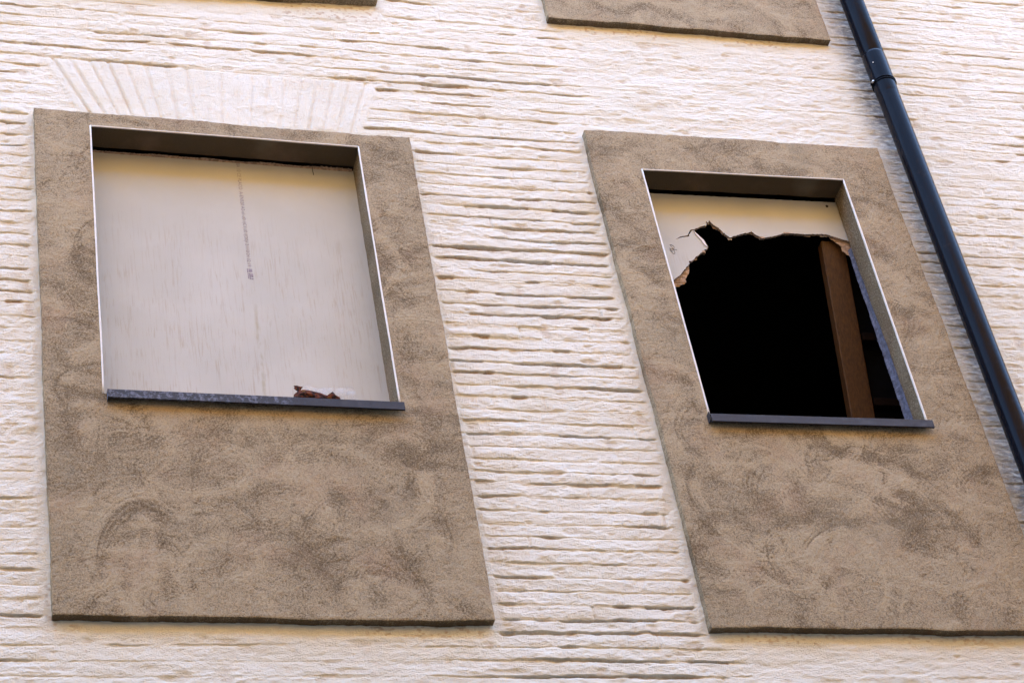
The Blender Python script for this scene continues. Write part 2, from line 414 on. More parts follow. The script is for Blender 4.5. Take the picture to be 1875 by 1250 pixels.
def backing():
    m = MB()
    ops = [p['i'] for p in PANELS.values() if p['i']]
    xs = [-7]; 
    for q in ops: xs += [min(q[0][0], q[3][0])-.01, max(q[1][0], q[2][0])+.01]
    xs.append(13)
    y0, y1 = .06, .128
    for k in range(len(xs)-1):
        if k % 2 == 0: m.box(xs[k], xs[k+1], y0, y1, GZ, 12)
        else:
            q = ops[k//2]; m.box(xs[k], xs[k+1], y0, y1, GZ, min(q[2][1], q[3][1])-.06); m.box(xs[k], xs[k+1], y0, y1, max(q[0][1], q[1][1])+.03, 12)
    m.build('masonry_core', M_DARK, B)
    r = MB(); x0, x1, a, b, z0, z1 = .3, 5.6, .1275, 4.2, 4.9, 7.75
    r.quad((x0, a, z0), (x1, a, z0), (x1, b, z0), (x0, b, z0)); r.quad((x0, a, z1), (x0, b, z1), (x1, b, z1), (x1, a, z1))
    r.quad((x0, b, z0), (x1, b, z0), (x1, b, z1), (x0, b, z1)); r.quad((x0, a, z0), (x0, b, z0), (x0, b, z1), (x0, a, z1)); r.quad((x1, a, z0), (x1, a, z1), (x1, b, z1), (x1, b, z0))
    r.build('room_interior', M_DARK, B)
backing()

# ------------------------------------------------------------------ rendered surrounds
STROKES = [(1.06, 4.86, .17, 1.75, 1.9, 1.3, .022, -.45), (1.06, 4.86, .20, 1.7, 2.2, 1.2, .02, .35), (1.05, 4.95, .10, 1.9, 1.6, 1.2, .015, -.22),
 (.80, 5.5, .10, 1.3, .0, 1.2, .04, .22), (1.80, 4.97, .20, 1.3, 2.2, .8, .02, -.4), (2.0, 5.05, .14, 1.6, .6, 1.2, .03, -.3), (1.93, 5.38, .12, 1.2, .3, 1.2, .02, -.25),
 (1.55, 5.75, .33, 1.1, -1.2, .6, .035, -.35), (1.45, 4.75, .25, 1.3, 1.2, .9, .03, -.3), (1.85, 4.80, .08, 1.5, 1.6, 1.3, .02, -.25), (2.12, 6.75, .08, 1.3, 2, 1.6, .02, .3), (1.35, 5.30, .12, 1.1, 1.0, 1.1, .03, .3),
 (3.845, 5.43, .085, 1.35, 1.2, 2.4, .012, -.5), (3.845, 5.43, .05, 1.3, 1, 3.1, .03, .35), (3.69, 5.43, .07, 1.5, 2.6, 1.2, .014, -.3), (3.17, 5.29, .075, 1.7, 3.0, 1.5, .014, -.4), (3.19, 5.29, .055, 1.7, 3, 1.5, .014, .35),
 (3.75, 4.86, .30, 1.0, 2.2, .6, .014, -.5), (3.75, 4.86, .27, 1, 2.2, .6, .02, .4), (3.88, 5.05, .2, 1.2, .9, .6, .02, .3), (4.02, 5.28, .16, 1, 3.6, 1, .03, -.4), (4.15, 5.3, .12, 1.3, 0, 1.2, .03, .25),
 (3.55, 5.33, .09, 1.2, 2.5, 1.2, .02, .3), (3.35, 5.1, .09, 1.2, -1.5, 1.2, .02, .35), (3.45, 5.0, .1, 1.5, 3.1, 1.3, .012, -.35), (3.65, 4.76, .12, 1.4, 2.2, .9, .012, -.35), (4.1, 4.85, .3, 1.0, 1.8, .5, .01, -.3)]
def strokes(X, Z, n, seed, x0, x1, z0, z1):
    rs = np.random.RandomState(seed); S = np.zeros_like(X)
    for k in range(n):
        cx = rs.uniform(x0, x1); cz = rs.uniform(z0, z1); r = rs.uniform(.03, .10) if rs.rand() < .45 else rs.uniform(.10, .27); a0 = rs.uniform(0, 6.283)
        ex = rs.uniform(.5, 1.7); wd = rs.uniform(.012, .038); sg = rs.choice([-1, 1], p=[.55, .45]); am = rs.uniform(.08, .40)
        e = rs.uniform(.6, 1.); lam = rs.uniform(.011, .022); ph = rs.uniform(0, 6)
        if sg < 0: am *= .75
        if k < len(STROKES): cx, cz, r, e, a0, ex, wd, am = STROKES[k]; sg = 1; am *= .8
        m = (np.abs(X-cx) < r+.09) & (np.abs(Z-cz) < r*max(e, 1)+.12)
        if not m.any(): continue
        dx = X[m]-cx; dz = (Z[m]-cz)/e; an = np.arctan2(dz, dx); d = np.sqrt(dx*dx+dz*dz)+.007*(vn(an*1.6+k, np.zeros_like(an)+k*.7, 79)-.5)
        da = np.abs((an-a0+np.pi) % (2*np.pi)-np.pi)
        q = (d-r)/wd
        ln = .5+.5*np.cos(6.283*(d-r)/lam+ph+2.5*vn(an*2.5, d*30, 80+k % 7))
        pr = np.exp(-q*q)*ss(ex, ex*.45, da)*(.25+.9*ln*(.4+.9*vn(d*60, an*5.0, 88)))
        S[m] += sg*am*pr
    for k in range(n*4):      # fine scratches left by the float
        cx = rs.uniform(x0, x1); cz = rs.uniform(z0, z1); r = rs.uniform(.03, .22); a0 = rs.uniform(0, 6.283); ex = rs.uniform(.15, .7); wd = rs.uniform(.0022, .0045)
        ax = cx+r*math.cos(a0); az = cz+r*math.sin(a0); rr = r*ex+.02
        m = (np.abs(X-ax) < rr) & (np.abs(Z-az) < rr)
        if not m.any(): continue
        dx = X[m]-cx; dz = Z[m]-cz; d = np.sqrt(dx*dx+dz*dz); an = np.arctan2(dz, dx); da = np.abs((an-a0+np.pi) % (2*np.pi)-np.pi)
        S[m] += rs.choice([-1, -1, 1])*rs.uniform(.05, .17)*np.exp(-((d-r+.004*np.sin(an*9+k))/wd)**2)*ss(ex, ex*.3, da)
    return S
def surround(key, label, blobs, seed):
    p = PANELS[key]; o = np.array(p['o'], float); st = .0038 if p['i'] else .006
    x0 = o[:, 0].mean()*0+(o[0, 0]+o[3, 0])/2; x1 = (o[1, 0]+o[2, 0])/2; z0 = (o[2, 1]+o[3, 1])/2; z1 = (o[0, 1]+o[1, 1])/2
    xs = list(np.arange(x0, x1, st))+[x1]; zs = list(np.arange(z0, z1, st))+[z1]
    if p['i']:
        q = np.array(p['i'], float); a0 = (q[0, 0]+q[3, 0])/2; a1 = (q[1, 0]+q[2, 0])/2; b0 = (q[2, 1]+q[3, 1])/2; b1 = (q[0, 1]+q[1, 1])/2
        for L, vals in ((xs, (a0, a1)), (zs, (b0, b1))):
            for v in vals: k = int(np.argmin([abs(t-v) for t in L])); L[k] = v
    xs = np.array(xs); zs = np.array(zs)
    X, Z = np.meshgrid(xs, zs)
    def bil(c, X, Z, xa, xb, za, zb, lo=-.2, hi=1.2):
        u = np.clip((X-xa)/(xb-xa), lo, hi); v = np.clip((Z-za)/(zb-za), lo, hi)
        nom = np.array([(xa, zb), (xb, zb), (xb, za), (xa, za)]); d = c-nom
        wt = [(1-u)*v, u*v, u*(1-v), (1-u)*(1-v)]
        return sum(wt[k]*d[k, 0] for k in range(4)), sum(wt[k]*d[k, 1] for k in range(4))
    dx, dz = bil(o, X, Z, x0, x1, z0, z1)
    if p['i']:
        ex, ez = bil(q, X, Z, a0, a1, b0, b1)
        dist = np.maximum(np.maximum(a0-X, X-a1), np.maximum(b0-Z, Z-b1)); wo = ss(.01, .07, dist)
        dx = dx*wo+ex*(1-wo); dz = dz*wo+ez*(1-wo)
    # ragged outer edge
    de = np.minimum(np.minimum(X-x0, x1-X), np.minimum(Z-z0, z1-Z)); ew = ss(.05, 0, de)
    dx = dx+ew*(.004*fbm(Z*4, Z*0+seed, seed, 3)+.0016*fbm(X*50, Z*50, seed+3, 2)); dz = dz+ew*(.008*fbm(X*5, X*0+seed, seed+1, 3)+.0016*fbm(X*50, Z*50, seed+4, 2))
    XX = X+dx; ZZ = Z+dz
    S = strokes(XX, ZZ, len(STROKES)+int(125*(x1-x0)*(z1-z0)), seed, x0, x1, z0, z1)
    wx = XX+.05*fbm(XX*3, ZZ*3, seed+5, 3); wz = ZZ+.05*fbm(XX*3+9, ZZ*3, seed+6, 3)
    tone = .62+.09*fbm(wx*2.3, wz*3.4, seed+7, 3)+.06*fbm(wx*9, wz*13, seed+8, 4)+2.1*S
    for (bx, bz, rx, rz, am) in blobs:
        tone += .55*am*np.exp(-((wx-bx)/rx)**2-((wz-bz)/rz)**2)*(.6+.8*vn(wx*9, wz*12, seed+9))
    tone = .55+.42*np.tanh((tone-.55)/.42)+.16*(np.random.RandomState(seed).rand(*X.shape)-.5)+.16*fbm(XX*70, ZZ*90, seed+30, 2)
    if key == 'L':      # faint vertical run-off marks low on the left
        for bx, wd, am in ((.985, .02, -.20), (1.045, .014, -.15), (1.115, .022, -.22), (1.08, .012, .14), (1.015, .01, .13)):
            tone += .55*am*np.exp(-((XX+.008*fbm(XX*0, ZZ*5, 90, 2)-bx)/wd)**2)*ss(4.72, 4.80, ZZ)*ss(5.16, 5.02, ZZ)
    tone -= .10*ss(.015, 0, de)*(.4+vn(XX*12, ZZ*12, seed+10))
    h = .0016*fbm(XX*7, ZZ*7, seed+11, 3)+.0028*np.clip(S, -.5, .5)+.0010*fbm(XX*60, ZZ*60, seed+12, 2)+.0008*fbm(XX*110, ZZ*110, seed+13, 1)
    if p['i']: h = h*ss(0, .03, dist)
    Y = -h+.0015*ss(.004, 0, de)
    ny, nx = X.shape; idx = np.arange(ny*nx).reshape(ny, nx)
    V = np.stack([XX.ravel(), Y.ravel(), ZZ.ravel()], 1); keep = np.ones((ny-1, nx-1), bool)
    if p['i']:
        cx = (X[:-1, :-1]+X[1:, 1:])/2; cz = (Z[:-1, :-1]+Z[1:, 1:])/2; keep = ~((cx > a0) & (cx < a1) & (cz > b0) & (cz < b1))
    F = np.stack([idx[:-1, :-1], idx[:-1, 1:], idx[1:, 1:], idx[1:, :-1]], -1)[keep]
    # outer edge returns to the wall
    ring = np.concatenate([idx[0, :], idx[1:, -1], idx[-1, -2::-1], idx[-2:0, 0-0] if False else idx[-2:0:-1, 0]])
    N = len(V); rv = V[ring]
    V = np.concatenate([V, rv+[0, .022, 0], rv+[0, .050, 0], rv]); sd_ = np.where(rv[:, 2] < z0+.012, .75, .12); tn = np.concatenate([tone.ravel(), tone.ravel()[ring]-sd_, tone.ravel()[ring]-sd_, tone.ravel()[ring]-sd_*.6])  # bottom edge toned far darker, painting in the underside's shade
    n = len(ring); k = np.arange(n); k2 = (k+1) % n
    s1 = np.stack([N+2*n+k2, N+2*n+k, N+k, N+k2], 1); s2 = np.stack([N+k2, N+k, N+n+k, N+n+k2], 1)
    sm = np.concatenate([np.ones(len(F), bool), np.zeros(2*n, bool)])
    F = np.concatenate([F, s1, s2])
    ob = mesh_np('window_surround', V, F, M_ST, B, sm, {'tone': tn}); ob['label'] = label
    if not p['i']: return ob
    # stuccoed reveals (jambs run deeper than the soffit, which stops short of the board)
    def sheet(A, Bp, C, D, n, m):  # A-B along, D-C other edge
        A, Bp, C, D = map(np.array, (A, Bp, C, D)); U = np.linspace(0, 1, n)[:, None, None]; W = np.linspace(0, 1, m)[None, :, None]
        P = (A*(1-U)+Bp*U)*(1-W)+(D*(1-U)+C*U)*W
        P = P.reshape(-1, 3); I = np.arange(n*m).reshape(n, m); return P, np.stack([I[:-1, :-1], I[1:, :-1], I[1:, 1:], I[:-1, 1:]], -1).reshape(-1, 4)
    q3 = [(a, 0.0005, b) for a, b in p['i']]
    def dp(t, d): return (t[0], d, t[2])
    Vs, Fs, nn = [], [], 0
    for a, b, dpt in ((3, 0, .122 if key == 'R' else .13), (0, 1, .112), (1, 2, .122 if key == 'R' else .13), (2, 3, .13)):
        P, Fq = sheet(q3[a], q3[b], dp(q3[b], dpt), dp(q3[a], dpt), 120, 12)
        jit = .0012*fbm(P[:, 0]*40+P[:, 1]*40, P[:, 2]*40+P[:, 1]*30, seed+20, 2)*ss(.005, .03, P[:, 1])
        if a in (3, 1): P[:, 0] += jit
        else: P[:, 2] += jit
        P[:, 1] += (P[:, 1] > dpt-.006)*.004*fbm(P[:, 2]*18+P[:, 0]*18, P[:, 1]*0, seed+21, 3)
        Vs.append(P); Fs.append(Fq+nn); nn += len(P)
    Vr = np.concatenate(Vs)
    mesh_np('reveal', Vr, np.concatenate(Fs), M_ST, ob, True, {'tone': np.where(np.arange(nn)//1440 == 1, -.6, .1)+.2*fbm(Vr[:, 0]*9+Vr[:, 1]*9, Vr[:, 2]*9, seed+22, 3)})  # soffit tone forced dark, jambs lowered: recess shade put into the colour
    # white corner bead: rounded nose at the arris, three sides
    TL, TR, BR, BL = [Vector((a, 0, b)) for a, b in p['i']]
    def bead(path, nrm):
        m = MB(); r = .0040
        m.tube([v+nrm*(-.0028)+Vector((0, -.0008, 0)) for v in path], r, 12)
        return m
    mm = MB()
    r = .0036
    path_off = .0022
    corners = [BL+Vector((path_off, 0, .0)), TL+Vector((path_off, 0, -path_off)), TR+Vector((-path_off, 0, -path_off)), BR+Vector((-path_off, 0, 0))]
    for a, b in ((0, 1), (1, 2), (2, 3)):
        A, Bq = corners[a], corners[b]; pts = []
        for t in np.linspace(0, 1, 24):
            pnt = A.lerp(Bq, t); wv = .0012*float(fbm(np.array(t*5.), np.array(a*3.+seed), 91, 2))
            pts.append(pnt+Vector((wv if a != 1 else 0, -.001, wv if a == 1 else 0)))
        mm.tube(pts, [r*(1+.22*float(fbm(np.array(t_*9.), np.array(a*3.+.5), 93, 2))) for t_ in np.linspace(0, 1, 24)], 10)
    # leg of the bead inside the reveal
    for a, b, nx_ in ((0, 1, 1), (2, 3, -1)):
        A, Bq = corners[a], corners[b]; xo = -.001*nx_
        mm.quad(tuple(A+Vector((xo, .001, 0))), tuple(Bq+Vector((xo, .001, 0))), tuple(Bq+Vector((xo, .011, 0))), tuple(A+Vector((xo, .011, 0))))
    mm.build('corner_bead', M_BEAD, ob, True)
    # metal sill: sloping top, front lip, upturned ends
    sl = dict(L=(.952, 2.0455, 5.668, 5.6585, M_SILLW), R=(3.259, 4.2, 5.6585, 5.668, M_SILL))[key]
    xa, xb, za, zb, mt = sl; hgt = .038; m = MB(); y0 = -.03
    def zt(x): return za+(zb-za)*(x-xa)/(xb-xa)
    n = 24; X_ = np.linspace(xa, xb, n)
    prof = [(.14, .012), (y0+.002, 0), (y0, -.002), (y0, -hgt), (y0+.003, -hgt-.001), (y0+.010, -hgt+.001), (y0+.010, -hgt+.003), (y0+.003, -hgt+.004), (y0+.003, -.004), (.14, .008)]
    for x in X_:
        wv = .0010*float(fbm(np.array(x*6), np.array(seed*1.), 92, 2))
        m.v += [(x, y+(wv if y < 0 else 0), zt(x)+z+wv) for y, z in prof]
    K = len(prof)
    for a in range(n-1):
        for b in range(K):
            c = (b+1) % K; m.f.append((a*K+b, (a+1)*K+b, (a+1)*K+c, a*K+c))
    m.f.append(tuple(range(K))[::-1]); m.f.append(tuple((n-1)*K+b for b in range(K)))
    if key == 'L': m.box(xa+.0005, xa+.0025, y0+.001, .0, zt(xa)-.036, zt(xa)+.001)
    if key == 'R': m.box(xa-.004, xa-.001, y0+.004, .06, zt(xa)-.030, zt(xa)+.012)
    so = m.build('sill', mt, ob)
    so['label'] = 'dark metal sill with worn bluish patches on its left two thirds' if key == 'L' else 'even dark metal sill'
    return ob
SL = surround('L', 'brown rendered surround of the fully boarded window',
    [(1.15, 5.46, .40, .07, -.28), (1.0, 5.32, .5, .05, -.22), (1.75, 5.50, .35, .05, -.22), (1.9, 5.2, .3, .10, -.15), (1.25, 5.22, .16, .06, -.22),
     (.84, 6.0, .12, .9, -.20), (.83, 6.75, .1, .1, .12), (1.0, 4.88, .16, .13, .2), (1.55, 5.02, .3, .10, .18), (2.13, 6.3, .1, .6, -.12), (1.4, 7.13, .8, .05, -.15), (1.35, 5.12, .3, .05, .12), (1.62, 4.90, .12, .09, -.18), (1.2, 5.57, .5, .02, -.15), (2.14, 6.85, .06, .12, .15)], 101)
SR = surround('R', 'brown rendered surround of the window with broken board',
    [(3.85, 5.20, .30, .11, -.36), (4.05, 5.32, .2, .14, -.22), (3.55, 5.30, .2, .12, -.2), (3.2, 5.25, .12, .12, -.22), (3.35, 5.35, .06, .04, .28), (3.14, 6.3, .04, .35, .22), (3.22, 6.6, .05, .5, -.2),
     (3.16, 6.95, .06, .15, .16), (3.12, 5.75, .035, .2, .25), (3.6, 4.95, .4, .10, .2), (4.1, 4.95, .3, .12, .12), (3.7, 5.42, .09, .04, .2), (4.33, 6.2, .10, .8, .20), (3.7, 7.17, .6, .06, -.1), (3.4, 5.15, .12, .03, .22), (3.95, 5.35, .06, .05, .16)], 133)
surround('T', 'lower end of a brown rendered surround by the drainpipe, cut by the top of the photo', [(3.6, 8.1, .3, .1, .1)], 171)
surround('U', 'lower edge of a brown rendered surround above the flat brick arch', [], 191)
# bluish unfinished plaster strip on the right jamb behind the stucco
def jamb_strip(side):
    n = 150; zz = np.linspace(5.665, 6.77, n); V = []; 
    ja = PANELS['R']['i']
    for z in zz:
        t = (z-5.655)/(7.069-5.655); xj = 4.1952+(4.2042-4.1952)*t-.0022
        ya = .117-.026*min(1, (6.77-z)/.9)+.006*float(fbm(np.array(z*14), np.array(1.), 95, 3)); yb = .139+.005*float(fbm(np.array(z*22), np.array(5.), 96, 3))
        for y, dx in ((ya, 0), (ya+.02, -.001), (yb-.012, -.003+.002*random.random()), (yb, -.006-.003*random.random()), (yb+.003, -.004), (yb+.006, -.003)): V.append((xj+dx, y, z))
    F = [(a*6+b, a*6+b+1, (a+1)*6+b+1, (a+1)*6+b) for a in range(n-1) for b in range(5)]
    mesh_np('bare_plaster_strip', np.array(V), np.array(F), M_BLUE, SR, False)
jamb_strip(1)

# ------------------------------------------------------------------ boards
YB = .13
def densify(P, step, jit, seed, closed=False, keep=lambda a, b: True):
    rs = random.Random(seed); out = []
    n = len(P); rngN = n if closed else n-1
    for k in range(rngN):
        a = P[k]; b = P[(k+1) % n]; L = math.dist(a, b); m = max(1, int(L/step)); out.append(a)
        if keep(a, b):
            for t in range(1, m):
                f = t/m; out.append((a[0]+(b[0]-a[0])*f+rs.uniform(-jit, jit), a[1]+(b[1]-a[1])*f+rs.uniform(-jit, jit)))
    if not closed: out.append(P[-1])
    return out
def slab(name, poly, y0, y1, mfront, mside, parent, yf=None):
    """polygon (x,z) with thickness; front paper face and core edge"""
    from mathutils.geometry import tessellate_polygon
    tri = tessellate_polygon([[Vector((x, z, 0)) for x, z in poly]])
    n = len(poly); yo = (lambda x, z: 0) if yf is None else yf
    V = [(x, y0+yo(x, z), z) for x, z in poly]+[(x+random.uniform(-.001, .001), y1+yo(x, z), z+random.uniform(-.001, .001)) for x, z in poly]
    F = [tuple(t) for t in tri]+[tuple(n+k for k in t[::-1]) for t in tri]; nt_ = len(F)
    F += [(k, (k+1) % n, n+(k+1) % n, n+k) for k in range(n)]
    me = bpy.data.meshes.new(name); me.from_pydata(V, [], F); me.update()
    o = link(name, me, mfront, parent); me.materials.append(mside)
    me.polygons.foreach_set('material_index', [0]*nt_+[1]*n)
    return o
BL_ = empty('boarded_panel', (1.49, YB, 5.67), 'intact pale plasterboard sheet with printed lettering closing the left window', 'plasterboard')
top = [(2.06, 7.060), (.92, 7.079)]
tp = densify(top, .012, .0009, 4)
slab('board', [(.92, 5.6), (2.06, 5.6)]+tp, YB, YB+.0125, M_BOARD, M_CORE, BL_)
def text_mesh(name, body, mat, parent, x, ztop, length, height, y):
    cu = bpy.data.curves.new(name, 'FONT'); cu.body = body; cu.size = 1; cu.resolution_u = 3; cu.extrude = .0
    to = bpy.data.objects.new(name+'_tmp', cu); COL.objects.link(to); bpy.context.view_layer.update()
    dg = bpy.context.evaluated_depsgraph_get(); me = bpy.data.meshes.new_from_object(to.evaluated_get(dg)); bpy.data.objects.remove(to)
    co = np.zeros(len(me.vertices)*3, np.float32); me.vertices.foreach_get('co', co); co = co.reshape(-1, 3)
    u = (co[:, 0]-co[:, 0].min())/(co[:, 0].max()-co[:, 0].min())*length; v = co[:, 1]/.7*height
    co2 = np.stack([x+v, np.full(len(u), y), ztop-u], 1)
    me.vertices.foreach_set('co', co2.astype(np.float32).ravel()); me.update(); me.materials.clear()
    return link(name, me, mat, parent)
text_mesh('printed_text', 'BA 13 CE PLACO  A-EN520 A2-s1-d0 /(C1).I0 /(D0)I 21/10/24 02:19', M_INK2, BL_, 1.5505, 7.062, .587, .0150, YB-.0006)
m = MB()
for (a, b, c, d) in ((1.546, 1.551, 6.44, 6.462), (1.553, 1.567, 6.444, 6.462), (1.547, 1.551, 6.408, 6.437), (1.553, 1.5585, 6.405, 6.438), (1.560, 1.5685, 6.416, 6.436), (1.560, 1.5685, 6.404, 6.411)):
    m.quad((a, YB-.0006, c), (b, YB-.0006, c), (b, YB-.0006, d), (a, YB-.0006, d))
m.build('printed_stamp', M_INK2, BL_)
m = MB(); m.tube([(1.8665, YB-.006, 7.093), (1.866, YB-.008, 7.066), (1.8665, YB-.004, 7.045), (1.8690, YB-.002, 7.020)], .0011, 6); m.build('wire_end', M_WIRE, BL_)
# stringy rubble in the gap above the board
n = 240; V = []; rs = random.Random(3)
for q in range(n):
    x = .95+1.085*q/(n-1); zt = 7.0785-.0168*(x-.94)
    up = max(0, float(fbm(np.array(x*9), np.array(2.), 97, 2)))*.008+rs.uniform(0, .002)+(.008*rs.random() if x > 1.9 else 0)
    for y, z in ((YB-.0006, zt-.006), (YB-.0022, zt-.001), (YB-.004-rs.uniform(0, .003), zt+up)): V.append((x+rs.uniform(-.0008, .0008), y, z))
F = [(q*3+b, (q+1)*3+b, (q+1)*3+b+1, q*3+b+1) for q in range(n-1) for b in (0, 1)]
mesh_np('torn_fringe', np.array(V), np.array(F), M_CORE, BL_, False)

HOLE = [(3.327, 6.5183), (3.3705, 6.5528), (3.3837, 6.5695), (3.4332, 6.6303), (3.4304, 6.6396), (3.4523, 6.6508), (3.4868, 6.6855), (3.5355, 6.7279), (3.5257, 6.7726), (3.5107, 6.7943), (3.4923, 6.8288), (3.4828, 6.8248), (3.463, 6.7905), (3.4253, 6.7811), (3.3991, 6.7673), (3.4235, 6.7866), (3.4597, 6.7969), (3.4782, 6.831), (3.4925, 6.8354), (3.5232, 6.851), (3.5603, 6.8658), (3.5643, 6.8906), (3.5696, 6.8811), (3.5806, 6.8966), (3.5834, 6.8872), (3.5917, 6.873), (3.6207, 6.8423), (3.6349, 6.8171), (3.6532, 6.7989), (3.6733, 6.8103), (3.7171, 6.8269), (3.7578, 6.84), (3.7576, 6.8499), (3.7768, 6.825), (3.8035, 6.8106), (3.8138, 6.8114), (3.8351, 6.8164), (3.8702, 6.8258), (3.8847, 6.8335), (3.9023, 6.8432), (3.9441, 6.8481), (4.0124, 6.8469), (4.0508, 6.8516), (4.1088, 6.8545), (4.1532, 6.838), (4.24, 6.812)]
BR_ = empty('broken_board', (3.73, YB, 6.5), 'torn remains of a pale plasterboard sheet around a big jagged hole in the right window', 'plasterboard')
edge = densify([(3.235, 6.45)]+HOLE, .0055, .0024, 9, keep=lambda a, b: not (3.39 < a[0] < 3.47 and 6.76 < a[1] < 6.80))
tp = densify([(4.24, 7.060), (3.235, 7.040)], .012, .001, 12)
slab('board', edge+tp, YB, YB+.0125, M_BOARD, M_CORE, BR_)
FR = [(4.1258, 6.8465), (4.154, 6.818), (4.1713, 6.7961), (4.1667, 6.7693), (4.1805, 6.7538), (4.1963, 6.7365), (4.215, 6.7465), (4.215, 6.7867), (4.2156, 6.8268)]
FL = [(3.300, 6.5082), (3.332, 6.5282), (3.3749, 6.5635), (3.3834, 6.5688), (3.4381, 6.6386), (3.4248, 6.5884), (3.3985, 6.5454), (3.400, 6.5298), (3.3602, 6.5019), (3.332, 6.4937), (3.3001, 6.4791)]
slab('torn_flap', densify(FR, .006, .0012, 5, True), YB+.013, YB+.0145, M_TORN, M_TORN, BR_, lambda x, z: -.10*max(0, 6.83-z)*0.3+.002*math.sin(x*400))['label'] = 'brown torn flap hanging at the right end of the break'
slab('torn_flap', densify(FL, .006, .0012, 6, True), YB+.013, YB+.0145, M_TORN, M_TORN, BR_, lambda x, z: .003*math.sin(x*260)+.06*max(0, x-3.38))['label'] = 'brown torn flap at the left end of the break'
# pale peeled paper at the notch
PP = [(3.4923, 6.826), (3.512, 6.793), (3.527, 6.772), (3.5365, 6.729), (3.522, 6.745), (3.513, 6.772), (3.4985, 6.799)]
slab('peeled_paper', densify(PP, .006, .0008, 8, True), YB-.0035, YB-.002, M_BEAD, M_TORN, BR_)
for q, (x, z, w_, h_, sl_) in enumerate([(3.7560, 6.846, .016, .013, .4), (3.802, 6.813, .022, .010, -.2), (3.598, 6.868, .014, .016, .7), (3.655, 6.802, .02, .008, .1), (3.925, 6.848, .03, .007, 0), (4.02, 6.850, .035, .008, .1), (4.10, 6.856, .028, .009, -.2), (3.468, 6.668, .018, .012, .5), (3.512, 6.705, .014, .010, .6), (3.575, 6.892, .01, .010, .9)]):
    rs = random.Random(q); pts = [(x-w_/2, z+.003), (x+w_/2, z+.003+sl_*w_*.3)]
    pts += [(x+w_*(.5-t/5)+rs.uniform(-.002, .002), z-h_*rs.uniform(.25, 1)) for t in range(0, 6)]
    slab('torn_shred', pts, YB+rs.choice([-.0012, .011]), YB+rs.choice([.0002, .0135]) if False else YB+.0127, M_TORN if q % 3 else M_BEAD, M_TORN, BR_)
# pen scribble: two loops and a stroke
m = MB(); sc = [(3.3700, 6.7060), (3.3930, 6.7062)]
def loop(pts): m.tube([(x, YB-.0009, z) for x, z in pts], .00075, 5)
def cr(P, n=5):
    out = []; N = len(P)
    for k in range(N-1):
        p0, p1, p2, p3 = P[max(k-1, 0)], P[k], P[k+1], P[min(k+2, N-1)]
        for t in range(n):
            f = t/n; out.append(tuple(.5*((2*p1[i])+(-p0[i]+p2[i])*f+(2*p0[i]-5*p1[i]+4*p2[i]-p3[i])*f*f+(-p0[i]+3*p1[i]-3*p2[i]+p3[i])*f**3) for i in (0, 1)))
    return out+[P[-1]]
loop(cr([(3.3655, 6.7330), (3.3740, 6.7325), (3.3820, 6.7235), (3.3815, 6.7130), (3.3760, 6.7120), (3.3700, 6.7215), (3.3655, 6.7330)]))
loop(cr([(3.3625, 6.7165), (3.3610, 6.7060), (3.3650, 6.6900), (3.3720, 6.6810), (3.3790, 6.6850), (3.3775, 6.7000), (3.3740, 6.7130), (3.3680, 6.7100), (3.3640, 6.7105), (3.3665, 6.6990), (3.3720, 6.6930)]))
loop(sc)
m.build('pen_scribble', M_INK, BR_)
m = MB(); m.tube([(4.1600, YB+.001, 7.030), (4.1600, YB-.003, 7.030)], [.0065, .006], 9); m.v = [(x+random.uniform(-.001, .001), y, z+random.uniform(-.0015, .0015)) for x, y, z in m.v]; m.build('screw_head', M_WIRE, BR_)

# ------------------------------------------------------------------ old casement leaning inside the right opening
WF = empty('leaning_window_frame', (4.13, .45, 5.3), 'brown wooden window frame leaning inside the dark broken opening', 'window frame')
def lean(z): return .38-(z-6.0)*.26
def bar(x0, x1, z0, z1, t=.045, dy=0):
    m = MB(); n0 = 0
    y0, y1 = lean(z0)+dy, lean(z1)+dy
    m.v = [(x0, y0, z0), (x1, y0, z0), (x1, y0+t, z0), (x0, y0+t, z0), (x0, y1, z1), (x1, y1, z1), (x1, y1+t, z1), (x0, y1+t, z1)]
    m.f = [(0, 1, 5, 4), (1, 2, 6, 5), (2, 3, 7, 6), (3, 0, 4, 7), (0, 3, 2, 1), (4, 5, 6, 7)]
    return m
bar(4.094, 4.203, 5.2, 6.845).build('stile', M_WOOD, WF, bevel=.004)
bar(4.099, 4.106, 5.21, 6.84, .004, -.004).build('moulding', M_WOOD, WF)
for z in (5.25, 6.085, 6.385, 6.78): bar(4.214, 4.62, z, z+.035, .035, .006)  .build('rail', M_WOOD_SHADE, WF, bevel=.003)
bar(4.622, 4.70, 5.2, 6.845).build('stile', M_WOOD, WF, bevel=.004)
bar(4.215, 4.619, 5.29, 6.80, .003, .047).build('pane', M_PANE, WF)

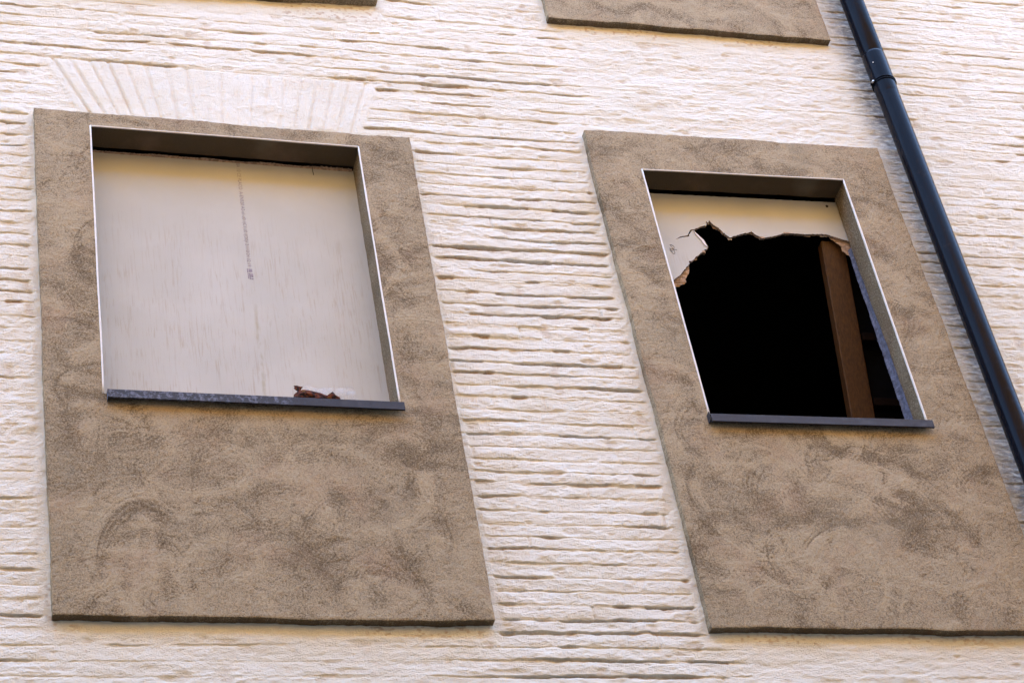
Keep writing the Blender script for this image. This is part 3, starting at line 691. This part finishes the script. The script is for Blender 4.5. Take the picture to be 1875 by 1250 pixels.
# ------------------------------------------------------------------ things on the left sill
def leaf():
    V, F = [], []
    def lobe(pr, y0, dep, seed):
        rs = random.Random(seed); n = len(pr); K = 14; base = len(V)
        for i, (x, zt, zb) in enumerate(pr):
            for k in range(K):
                a = 2*math.pi*k/K; hh = (zt-zb)/2; cz = (zt+zb)/2
                wr = 1+.13*math.sin(3*a+i*1.1)+rs.uniform(-.10, .10)
                V.append((x+.004*math.cos(2*a+i)+rs.uniform(-.001, .001), y0+math.cos(a)*dep*(.35+hh*22)*wr, cz+.007+math.sin(a)*hh*(1.15+rs.uniform(-.06, .06))))
        for i in range(n-1):
            for k in range(K): F.append((base+i*K+k, base+i*K+(k+1) % K, base+(i+1)*K+(k+1) % K, base+(i+1)*K+k))
    lobe([(1.641, 5.676, 5.664), (1.644, 5.698, 5.663), (1.650, 5.706, 5.662), (1.660, 5.712, 5.662), (1.674, 5.716, 5.662), (1.688, 5.716, 5.662), (1.702, 5.713, 5.662), (1.718, 5.708, 5.663), (1.735, 5.703, 5.665), (1.752, 5.698, 5.668), (1.768, 5.693, 5.672), (1.784, 5.689, 5.676)], .006, .020, 1)
    lobe([(1.762, 5.690, 5.680), (1.768, 5.698, 5.676), (1.776, 5.707, 5.672), (1.784, 5.712, 5.668), (1.791, 5.707, 5.664), (1.798, 5.697, 5.662), (1.806, 5.690, 5.661), (1.810, 5.672, 5.660)], .004, .018, 2)
    lobe([(1.6455, 5.737, 5.728), (1.651, 5.738, 5.718), (1.657, 5.736, 5.708), (1.662, 5.735, 5.714), (1.668, 5.7345, 5.725), (1.672, 5.734, 5.730)], .004, .010, 3)
    me = bpy.data.meshes.new('crumpled_leaf'); me.from_pydata(V, [], F); me.update()
    return tag(link('crumpled_leaf', me, M_LEAF), 'crumpled rust brown dry leaf lying on the left sill', 'leaf')
leaf()
n, k = 26, 16; V = []; 
for a in range(n):
    for b in range(k):
        u = a/(n-1); v = b/(k-1); x = 1.700+.205*u-.012*(1-v)*u; z = 5.672+(.165+.010*u)*v
        V.append((x, .112-.03*(1-v)+.006*math.sin(u*9+v*4)+.004*math.sin(v*11+u*3), z+.003*math.sin(u*14)))
F = [(a*k+b, (a+1)*k+b, (a+1)*k+b+1, a*k+b+1) for a in range(n-1) for b in range(k-1)]
fo = mesh_np('plastic_film', np.array(V), np.array(F), M_FILM)
sm_ = fo.modifiers.new('s', 'SOLIDIFY'); sm_.thickness = .0008
tag(fo, 'piece of clear plastic film propped on the left sill beside the dry leaf', 'plastic film')

# ------------------------------------------------------------------ drainpipe
px, py = 4.553, -.040
DP = empty('drainpipe', (px, py, GZ), 'dark blue grey drainpipe running down the wall at the right', 'drainpipe')
def cyl(zr, seg=48):
    m = MB(); m.tube([(px, py, z) for z, r in zr], [r for z, r in zr], seg, False); return m
cyl([(GZ, .0505)]+[(z, .0505) for z in np.linspace(3, 7.62, 30)]).build('lower_pipe', M_PIPE, DP, True)
cyl([(7.600, .0503), (7.604, .0509), (7.672, .0526), (7.86, .0540), (7.872, .0530), (7.875, .0505), (7.879, .0508), (7.884, .0525), (9.0, .0525), (12.0, .0525)]).build('upper_pipe', M_PIPE, DP, True)
cl = MB()
for z in (7.673, 7.686):
    ring = [(px+.0545*math.cos(a), py+.0545*math.sin(a), z) for a in np.linspace(0, 2*math.pi, 49)]; cl.tube(ring, .0026, 8, False)
clo = cl.build('clamp', M_PIPE, DP, True)
k = MB(); k.box(px-.066, px-.053, py-.008, py+.008, 7.674, 7.688); k.build('clamp_lug', M_PIPE, clo, bevel=.002)
k = MB(); k.tube([(px-.061, py-.020, 7.681), (px-.061, py-.017, 7.681), (px-.061, py-.008, 7.681)], [.004, .0055, .0055], 8); k.build('screw', M_STEEL, clo)
k = MB(); k.tube([(px-.040, py-.0385, 7.785), (px-.041, py-.041, 7.786)], .0028, 8); k.build('paint_fleck', M_BEAD, DP)
print('built')
